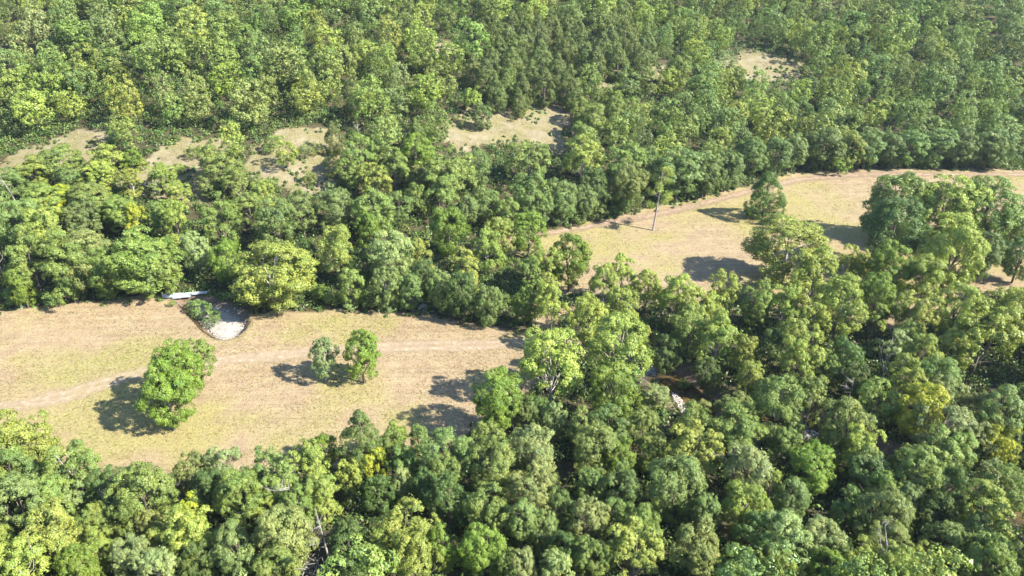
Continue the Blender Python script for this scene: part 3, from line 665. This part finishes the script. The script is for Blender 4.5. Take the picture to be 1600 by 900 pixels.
def brush_pile():
    x, y, d = at(480, 892, 2.0); z = float(height(np.array(x), np.array(y)))
    g = np.random.default_rng(3); T = Tubes()
    for i in range(90):
        a = g.uniform(0, 6.28); c = Vector((g.normal() * 1.2, g.normal() * 1.1, 1.0 + abs(g.normal()) * 1.2)); L = g.uniform(.8, 2.4); u = Vector((math.cos(a), math.sin(a), g.uniform(-.3, .6))).normalized() * L
        T.tube([c - u * .5, c + Vector(tuple(g.normal(size=3) * .12)), c + u * .5], [.05, .045, .015], 5)
    for i in range(30):
        a = g.uniform(0, 6.28); c = Vector((g.normal() * 1.1, g.normal() * 1.0, 0)); T.tube([c, c + Vector((math.cos(a) * .4, math.sin(a) * .4, 2.4))], [.06, .03], 5)
    o = obj('brush_pile', T.mesh('brush_pile'), DEADWOOD); o.location = (x, y, z); tag(o, 'pinkish grey heap of dead branches under the wide grey-olive tree', 'brush pile')
brush_pile()

# ------------------------------------------------------------------ metal gate over the gully, rocks, stump
def corrugated(wd, ht, waves):
    n = waves * 6 + 1; xs = np.linspace(-wd / 2, wd / 2, n); yy = .035 * np.sin(np.linspace(0, waves * 2 * math.pi, n))
    v = []; f = []
    for off in (0, .012):
        for zz in (0, -ht):
            for a, b in zip(xs, yy): v.append((a, b + off, zz))
    for i in range(n - 1):
        f.append((i, i + 1, n + i + 1, n + i)); f.append((2 * n + i + 1, 2 * n + i, 3 * n + i, 3 * n + i + 1))
        f.append((i + 1, i, 2 * n + i, 2 * n + i + 1)); f.append((n + i, n + i + 1, 3 * n + i + 1, 3 * n + i))
    return mesh_np('panel', np.array(v), np.array(f), True)
def flood_gate():
    a = np.array(at(254, 465)[:2]); b = np.array(at(328, 460)[:2]); L = float(np.hypot(*(b - a))); mid = (a + b) / 2; rz = math.atan2(b[1] - a[1], b[0] - a[0])
    z = float(base_height(mid[0], mid[1])); e = empty('flood_gate', (mid[0], mid[1], z), rz)
    tag(e, 'pale blue-grey sheet metal gate hung across the gully at the field edge', 'flood gate')
    T = Tubes(); T.tube([(-L / 2, 0, .82), (0, 0, .76), (L / 2, 0, .82)], [.05] * 3, 8); obj('rail', T.mesh('rail'), STEEL, e)
    for s in (-1, 1):
        T = Tubes(); T.tube([(s * L / 2, 0, -.5), (s * L / 2, 0, 1.25)], [.10, .09], 8); T.tube([(s * L / 2, 0, 1.25), (s * L / 2, 0, 1.29)], [.09, .02], 8); obj('post', T.mesh('post'), POSTWOOD, e)
    x0 = -L / 2 + .15; W = L - .3
    for fr, ht, tilt, dz in ((.22, .85, 38, .0), (.20, 1.15, 52, -.02), (.20, 1.05, 46, .02), (.18, .6, 35, .03), (.18, .5, 30, .02)):
        wd = W * fr; o = obj('panel', corrugated(wd - .04, ht, 7), STEEL, e); o.location = (x0 + wd / 2, -.06, .80 + dz); o.rotation_euler = (R_(-tilt), 0, R_(random.uniform(-2, 2))); x0 += wd
flood_gate()
import bmesh
def rock(px, py, size, label, seed):
    g = random.Random(seed); bm = bmesh.new(); bmesh.ops.create_icosphere(bm, subdivisions=3, radius=.5)
    pl = [(Vector((g.gauss(0, 1), g.gauss(0, 1), g.gauss(0, 1))).normalized(), g.uniform(.30, .44)) for _ in range(11)]
    for v in bm.verts:
        for nrm, dd in pl:
            k = v.co.dot(nrm)
            if k > dd: v.co -= nrm * (k - dd)
        v.co += Vector((g.uniform(-1, 1), g.uniform(-1, 1), g.uniform(-1, 1))) * .012
    me = bpy.data.meshes.new('rock'); bm.to_mesh(me); bm.free()
    x, y, d = at(px, py); o = obj('rock', me, ROCK); o.location = (x, y, float(height(np.array(x), np.array(y))) + size * .15)
    o.scale = (size * 1.25, size, size * .7); o.rotation_euler = (0, 0, g.uniform(0, 6)); tag(o, label, 'rock', 'pale limestone rocks')
rock(662, 480, 1.5, 'largest pale rock on the bare bank behind the left field', 1); rock(673, 482, 1.1, 'smaller pale rock at the right end of the bare bank', 2); rock(655, 483, .8, 'little pale rock at the left end of the bare bank', 3)
rock(355, 478, .7, 'grey-white rock at the back of the white gravel', 4); rock(377, 505, .6, 'pale rock on the right side of the white gravel', 5); rock(1062, 606, .6, 'pale rock at the upper end of the creek gravel', 6); rock(1074, 628, .5, 'pale rock at the lower end of the creek gravel', 7)
T = Tubes(); T.tube([(0, 0, -.3), (0, 0, .05), (0, 0, .7), (.03, 0, .95), (.03, 0, 1.0)], [.42, .33, .27, .26, .03], 10)
x, y, d = at(34, 481); o = obj('tree_stump', T.mesh('tree_stump'), DEADWOOD); o.location = (x, y, float(height(np.array(x), np.array(y)))); tag(o, 'pale grey stump at the wood edge above the left field', 'stump')

# ------------------------------------------------------------------ stuff: stones, grass, undergrowth, the far wood
def pebbles():
    g = np.random.default_rng(5); V = []; Fc = []; b = 0
    oct_ = np.array([(1, 0, 0), (0, 1, 0), (-1, 0, 0), (0, -1, 0), (0, 0, 1), (0, 0, -1)], float); fo = np.array([(0, 1, 4), (1, 2, 4), (2, 3, 4), (3, 0, 4), (1, 0, 5), (2, 1, 5), (3, 2, 5), (0, 3, 5)])
    for P, n, up in ((GB1, 700, .1), (GB2, 220, .5), (GB3, 220, .55), (GB4, 90, .1)):
        lo, hi = P.min(0), P.max(0)
        q = g.uniform(lo, hi, (n * 3, 2)); q = q[inside(P, q[:, 0], q[:, 1])][:n]; zz = height(q[:, 0], q[:, 1]) + up
        for (xx, yy), z_ in zip(q, zz):
            s = g.uniform(.06, .22); V.append(oct_ * g.uniform(.6, 1.2, 3) * s * np.array([1, 1, .6]) + np.array([xx, yy, z_])); Fc.append(fo + b); b += 6
    o = obj('gravel', mesh_np('gravel', np.vstack(V), np.vstack(Fc)), ROCK); tag(o, kind='stuff', label='loose pale stones scattered over the gravel bars')
pebbles()
U = np.array(used)
def grass():
    g = np.random.default_rng(6); n = 95000
    pts = []
    for P, k in ((LEFT_FIELD, 60000), (RIGHT_FIELD, 55000)):
        lo, hi = P.min(0), P.max(0); lo = np.maximum(lo, [-130, 0]); hi = np.minimum(hi, [175, 400])
        q = g.uniform(lo, hi, (k, 2)); m = inside(P, q[:, 0], q[:, 1]) & (vnoise(q[:, 0], q[:, 1], 3.0, 41) * .55 + vnoise(q[:, 0], q[:, 1], 11, 42) * .45 + g.uniform(-.42, .42, k) > .50) & (dist_line(TRACK, q[:, 0], q[:, 1]) > 1.6) & ~inside(GULLY, q[:, 0], q[:, 1])
        pts.append(q[m])
    for C in CLEARINGS:
        lo, hi = C.min(0), C.max(0); q = g.uniform(lo, hi, (int(np.prod(hi - lo) * 5), 2)); q = q[inside(C, q[:, 0], q[:, 1]) & (vnoise(q[:, 0], q[:, 1], 4.0, 51) + g.uniform(-.15, .15, len(q)) > .5)]; pts.append(q)
    q = np.vstack(pts); n = len(q); z = height(q[:, 0], q[:, 1]); B = 3
    base = np.repeat(np.c_[q, z], B, 0); N_ = len(base); a = g.uniform(0, 6.28, N_); wd = g.uniform(.03, .09, N_); h = g.uniform(.05, .13, N_) * np.repeat(g.uniform(.6, 1.4, n), B)
    off = g.normal(size=(N_, 2)) * .1; base[:, :2] += off; t = np.c_[np.cos(a), np.sin(a), np.zeros(N_)]; lean = np.c_[g.normal(size=(N_, 2)) * .13, h]
    v = np.stack([base - t * wd[:, None], base + t * wd[:, None], base + lean + t * wd[:, None] * .3, base + lean - t * wd[:, None] * .3], 1).reshape(-1, 3)
    me = mesh_np('grass', v, np.arange(4 * N_).reshape(-1, 4))
    gr_ = vnoise(q[:, 0], q[:, 1], 16, 31) * .6 + vnoise(q[:, 0], q[:, 1], 6, 32) * .4; k = np.clip(smooth(.42, .78, gr_) * .8 + g.uniform(-.25, .4, n), 0, 1)[:, None]
    c = (np.array([.26, .19, .10]) * (1 - k) + np.array([.155, .16, .045]) * k) * g.uniform(.75, 1.2, (n, 1))
    set_attr(me, 'tint', np.repeat(c, 4 * B, 0), 'FLOAT_COLOR'); tag(obj('grass', me, LEAF_T), kind='stuff', label='dry mown grass tufts over the fields and glades')
grass()
def undergrowth():
    g = np.random.default_rng(8); n = 40000
    q = g.uniform([-150, 48], [190, 330], (n, 2))
    px, py = project(q[:, 0], q[:, 1], height(q[:, 0], q[:, 1])); m = (px > -120) & (px < 1720) & (py > -20) & (py < 1050)
    wx_ = q[:, 0]; wy_ = q[:, 1]
    fr_ = (edge_dist(LEFT_FIELD, wx_, wy_) < 1.8) | (edge_dist(RIGHT_FIELD, wx_, wy_) < 1.8)
    fr_ &= g.random(n) < .5
    m &= (~inside(LEFT_FIELD, wx_, wy_) | fr_) & ~inside(GULLY, wx_, wy_) & (dist_line(CREEK, wx_, wy_) > 4.6)
    rf = inside(RIGHT_FIELD, wx_, wy_); m &= ~rf | fr_ | ((py > 462) & (vnoise(wx_, wy_, 9, 77) > .42))
    inc = np.zeros(n, bool)
    ce_ = np.full(n, 99.)
    for C in CLEARINGS: inc |= inside(C, wx_, wy_); ce_ = np.minimum(ce_, edge_dist(C, wx_, wy_))
    m &= ~inc | (vnoise(wx_, wy_, 7, 91) > .62) | ((ce_ < 3.2) & (vnoise(wx_, wy_, 4, 92) > .45))
    inc |= fr_
    q = q[m]; n = len(q); z = height(q[:, 0], q[:, 1]); R = g.uniform(.7, 1.7, n) * np.where(inc[m], .38, 1); Hh = R * g.uniform(.9, 2.0, n)
    B = 42; pk = np.repeat(np.arange(n), B); d = rdir(g, n * B); d[:, 2] = np.abs(d[:, 2]); rr = g.uniform(.7, 1.1, n * B) * (.8 + .35 * np.sin(d[:, 0] * 7 + pk) * np.cos(d[:, 1] * 6 + pk * 1.7))
    p = np.c_[q, z][pk] + d * np.c_[R[pk], R[pk], Hh[pk]] * rr[:, None]
    v, f = leaf_quads(g, p, d + g.normal(size=d.shape) * .45, .5)
    me = mesh_np('undergrowth', v, f); c = np.array([.085, .125, .036]) * g.uniform(.65, 1.35, (n, 1)) * (1 + g.normal(size=(n, 3)) * .08)
    set_attr(me, 'tint', np.repeat(np.clip(c, .01, 1), 4 * B, 0), 'FLOAT_COLOR'); tag(obj('undergrowth', me, LEAF_T), kind='stuff', label='low brush and saplings covering the forest floor')
undergrowth()
def far_wood():
    g = np.random.default_rng(9); pts = []; cells = {}
    def near(x, y, r):
        for i in range(int((x - 9) // 9), int((x + 9) // 9) + 1):
            for j in range(int((y - 9) // 9), int((y + 9) // 9) + 1):
                for (a, b, s) in cells.get((i, j), ()):
                    if (a - x) ** 2 + (b - y) ** 2 < (r + s) ** 2 * .60: return True
        return False
    for a, b, s in U: cells.setdefault((int(a // 9), int(b // 9)), []).append((a, b, s))
    cand = np.vstack([g.uniform([-260, 30], [330, 420], (26000, 2))])
    hz = height(cand[:, 0], cand[:, 1]); px, py = project(cand[:, 0], cand[:, 1], hz + 7)
    dep = cand[:, 1]
    bad = inside(LEFT_FIELD, cand[:, 0], cand[:, 1]) | inside(RIGHT_FIELD, cand[:, 0], cand[:, 1]) | (dist_line(CREEK, cand[:, 0], cand[:, 1]) < 5)
    for P in (LEFT_FIELD, RIGHT_FIELD): bad |= edge_dist(P, cand[:, 0], cand[:, 1]) < 2.5
    for C in CLEARINGS:
        bad |= inside(C, cand[:, 0], cand[:, 1]) | (edge_dist(C, cand[:, 0], cand[:, 1]) < 2.0)
        for k in ((4.0, 8.0) if C is CLEARINGS[0] or C is CLEARINGS[2] else (2.0, 4.5)):      # nothing tall close in front of the open ground
            bad |= inside(C, cand[:, 0], cand[:, 1] + k * 1.6) & (np.hypot(cand[:, 0] * 0 + k, 0) > 0)
    lim = np.interp(px, [0, 400, 700, 800, 900, 1100, 1200, 1300, 1600], [240, 225, 218, 215, 232, 238, 225, 215, 218])
    inframe = (px > -25) & (px < 1625) & (py > lim) & (py < 925)
    ok = ~bad & ~inframe & (px > -330) & (px < 1930) & (py > -75) & (py < 1060)
    cand, px, py = cand[ok], px[ok], py[ok]
    for (x, y), a, b in zip(cand, px, py):
        r = float(g.choice([g.uniform(2.6, 3.8), g.uniform(3.8, 5.2), g.uniform(5.2, 6.8)], p=[.22, .5, .28]))
        if 735 < a < 1030 and 30 < b < 165: r *= .75
        if near(x, y, r): continue
        pts.append((x, y, r, a, b)); cells.setdefault((int(x // 9), int(y // 9)), []).append((x, y, r))
    lib = {}
    for kind, nl, sz in (('round', 4600, .35), ('upright', 4000, .35), ('cedar', 3600, .30)):
        lib[kind] = [crown_data(900 + i, kind, nl, sz, per=8)[0][0] for i in range(6)]
    V = []; C = []
    for (x, y, r, a, b) in pts:
        u = g.random(); right = a > 1050
        if 735 < a < 1030 and 20 < b < 165 and u < .75: kind, t = ('cedar' if u < .2 else 'upright'), TINT['c']
        elif u < .22: kind, t = 'round', TINT['y']
        elif u < .36: kind, t = 'round', TINT['l'] if not right else TINT['b']
        elif u < .56: kind, t = 'round', TINT['b']
        elif u < .62: kind, t = 'round', TINT['s'] if not right else TINT['o']
        elif u < .66: kind, t = 'cedar', TINT['c']
        elif u < .82: kind, t = 'upright', TINT['o']
        else: kind, t = 'round', TINT['o']
        H = (4.6 + 1.85 * r) * g.uniform(.82, 1.25); v = lib[kind][g.integers(0, 6)]; th = g.uniform(0, 6.28); c_, s_ = math.cos(th), math.sin(th)
        q = np.c_[(v[:, 0] * c_ - v[:, 1] * s_) * r / NR, (v[:, 0] * s_ + v[:, 1] * c_) * r / NR, v[:, 2] * H / NH]
        V.append((q + np.array([x, y, float(height(np.array(x), np.array(y)))])).astype(np.float32)); C.append(np.repeat(np.array(jit(t, .16))[None, :], len(v), 0).astype(np.float32))
    V = np.vstack(V); me = mesh_np('woodland', V, np.arange(len(V)).reshape(-1, 4)); set_attr(me, 'tint', np.vstack(C), 'FLOAT_COLOR')
    tag(obj('woodland', me, LEAF_T), kind='stuff', label='continuous far wood covering the upper hillside')
far_wood()

def haze():
    T = Tubes().box((0, 1850, 62), (8600, 8900, 146))
    m, n, out = mat('haze'); v = N(n, 'ShaderNodeVolumePrincipled'); v.inputs['Density'].default_value = .00006; v.inputs['Color'].default_value = (.70, .82, 1.0, 1); v.inputs['Anisotropy'].default_value = .2
    n.links.new(v.outputs[0], out.inputs['Volume']); tag(obj('haze', T.mesh('haze', False), m), kind='stuff', label='thin summer haze over the valley')
haze()
